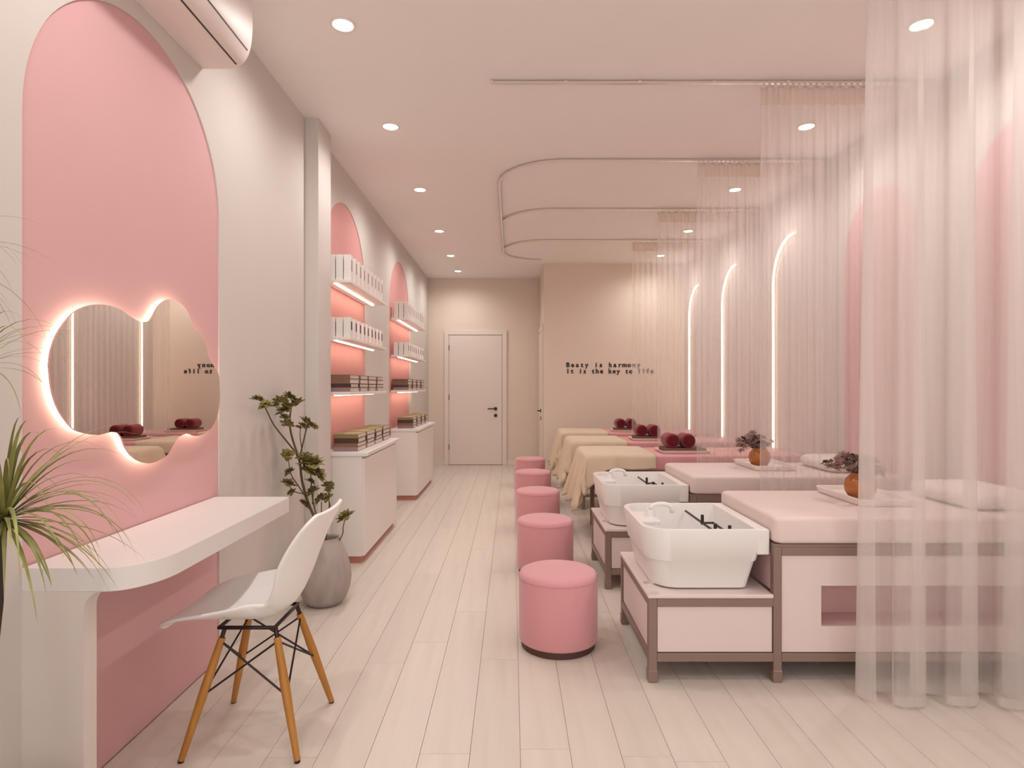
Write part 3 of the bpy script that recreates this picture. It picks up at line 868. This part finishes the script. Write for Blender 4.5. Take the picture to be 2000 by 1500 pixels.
track(line((2.335, CUR[0], ZT), (1.2, CUR[0], ZT), 6), 'silver ceiling track of the front sheer curtain')
track(line((2.335, CUR[1], ZT), (-.112, CUR[1], ZT), 12), 'straight silver ceiling track between the two foot spa beds')
pB = line((2.335, CUR[2], ZT), (XT + .5, CUR[2], ZT), 8) + corner(CUR[2]) + line((XT, CUR[2] + .5, ZT), (XT, 7.42, ZT), 12)[1:] + [(XT + .5 - .5 * math.cos(k / 10 * PI / 2), 7.42 + .5 * math.sin(k / 10 * PI / 2), ZT) for k in range(1, 11)]
track(pB, 'long curved silver ceiling track running along the draped beds')
for q, nm in ((3, 'between the first two draped beds'), (4, 'before the draped bed at the end wall')):
    c = corner(CUR[q])
    c = [p for p in c if p[0] > XT + .012]
    track(line((2.335, CUR[q], ZT), (XT + .5, CUR[q], ZT), 8) + c, 'silver ceiling track with one bend %s' % nm)

def curtain(y, x0, x1, nf, amp, lean, label, m, zb=.015, hd=.10, seed=0, over=.30):
    rnd = random.Random(seed)
    t = thing('sheer_curtain', label, 'curtain', ((x0 + x1) / 2, y, zb))
    xc = (x0 + x1) / 2; H = ZT - .02 - zb
    N = nf * 22; Wd = x1 - x0
    ph = [rnd.uniform(-.35, .35) for _ in range(nf + 2)]; am = [rnd.uniform(.55, 1.25) for _ in range(nf + 2)]
    def row(z):
        tz = z / H; out = []
        for i in range(N + 1):
            u = i / N * nf; k = int(u); f = u - k
            a0 = am[k] * (1 - f) + am[k + 1] * f; p0 = ph[k] * (1 - f) + ph[k + 1] * f
            th = 2 * PI * u + p0 * (1.6 - tz)
            g = (1.15 - .55 * tz)
            yy = amp * a0 * g * math.sin(th)
            xx = u / nf * Wd - over * (Wd / nf) * .5 * math.sin(2 * th) * a0 * g + lean * (1 - tz) * (1 - u / nf)
            out.append((x0 - xc + xx, yy, z))
        return out
    zs = [0, .02, .3, .7, 1.1, 1.5, 1.9, 2.3, H - hd]
    bm = bmesh.new(); prev = None
    for z in zs:
        r_ = [bm.verts.new(p) for p in row(z)]
        if prev:
            for i in range(N): bm.faces.new((prev[i], prev[i + 1], r_[i + 1], r_[i]))
        prev = r_
    obj('voile_panel', bm, m, t, smooth=True)
    bm = bmesh.new(); prev = None
    for z in (H - hd + .0005, H - hd / 2, H):
        r_ = [bm.verts.new(p) for p in row(z)]
        if prev:
            for i in range(N): bm.faces.new((prev[i], prev[i + 1], r_[i + 1], r_[i]))
        prev = r_
    obj('header_tape', bm, 'voile_header', t, smooth=True)
    bm = bmesh.new(); prev = None
    for z in (.0, .035):
        r_ = [bm.verts.new((p[0], p[1] - .0015, p[2])) for p in row(z)]
        if prev:
            for i in range(N): bm.faces.new((prev[i], prev[i + 1], r_[i + 1], r_[i]))
        prev = r_
    obj('hem', bm, m, t, smooth=True)
    nh = nf * 2
    hk = None
    for i in range(nh):
        px = x0 - xc + (i + .5) / nh * Wd
        if hk is None: hk = obj('glider', B(-.007, .007, -.006, .006, H - .012, H + .013, bev=.002, seg=1), 'chrome', t); o = hk
        else: o = hk.copy(); COL.objects.link(o)
        o.location = (px, 0, 0)
    return t
XE = 1.372
curtain(CUR[0], XE, 2.34, 5, .055, -.02, 'white sheer curtain nearest the shop front, before the first blush bed', 'voile_front', seed=3, over=.40)
for q, nm in ((1, 'hanging between the two blush foot spa beds'), (2, 'between the second blush bed and the first draped bed'), (3, 'between the first and middle draped beds'), (4, 'before the draped bed at the end wall')):
    curtain(CUR[q], XE, 2.34, 15, .018, 0, 'white sheer curtain %s' % nm, 'voile', seed=10 + q, over=.22)

# ------------------------------------------------------------------ light lines on the right wall
for k, (yv, nm) in enumerate(((5.37, 'first draped bed'), (6.67, 'middle draped bed'), (7.92, 'draped bed by the end wall'))):
    r = .37; zc = 2.12
    P_ = [(0, 0, .64 + .18 * i) for i in range(9)] + [(0, -r + r * math.cos(a), zc + r * math.sin(a)) for a in [j / 14 * PI / 2 * 1.02 for j in range(15)]]
    t = thing('light_line', 'thin glowing light line on the wall behind the %s' % nm, 'wall light', (XR - .02, yv, 0))
    obj('glow_tube', T(P_, .009, 8), 'led_warm', t, smooth=True)
    obj('mount_strip', T([(p[0] + .0115, p[1], p[2]) for p in P_], .004, 6), 'white_satin', t)
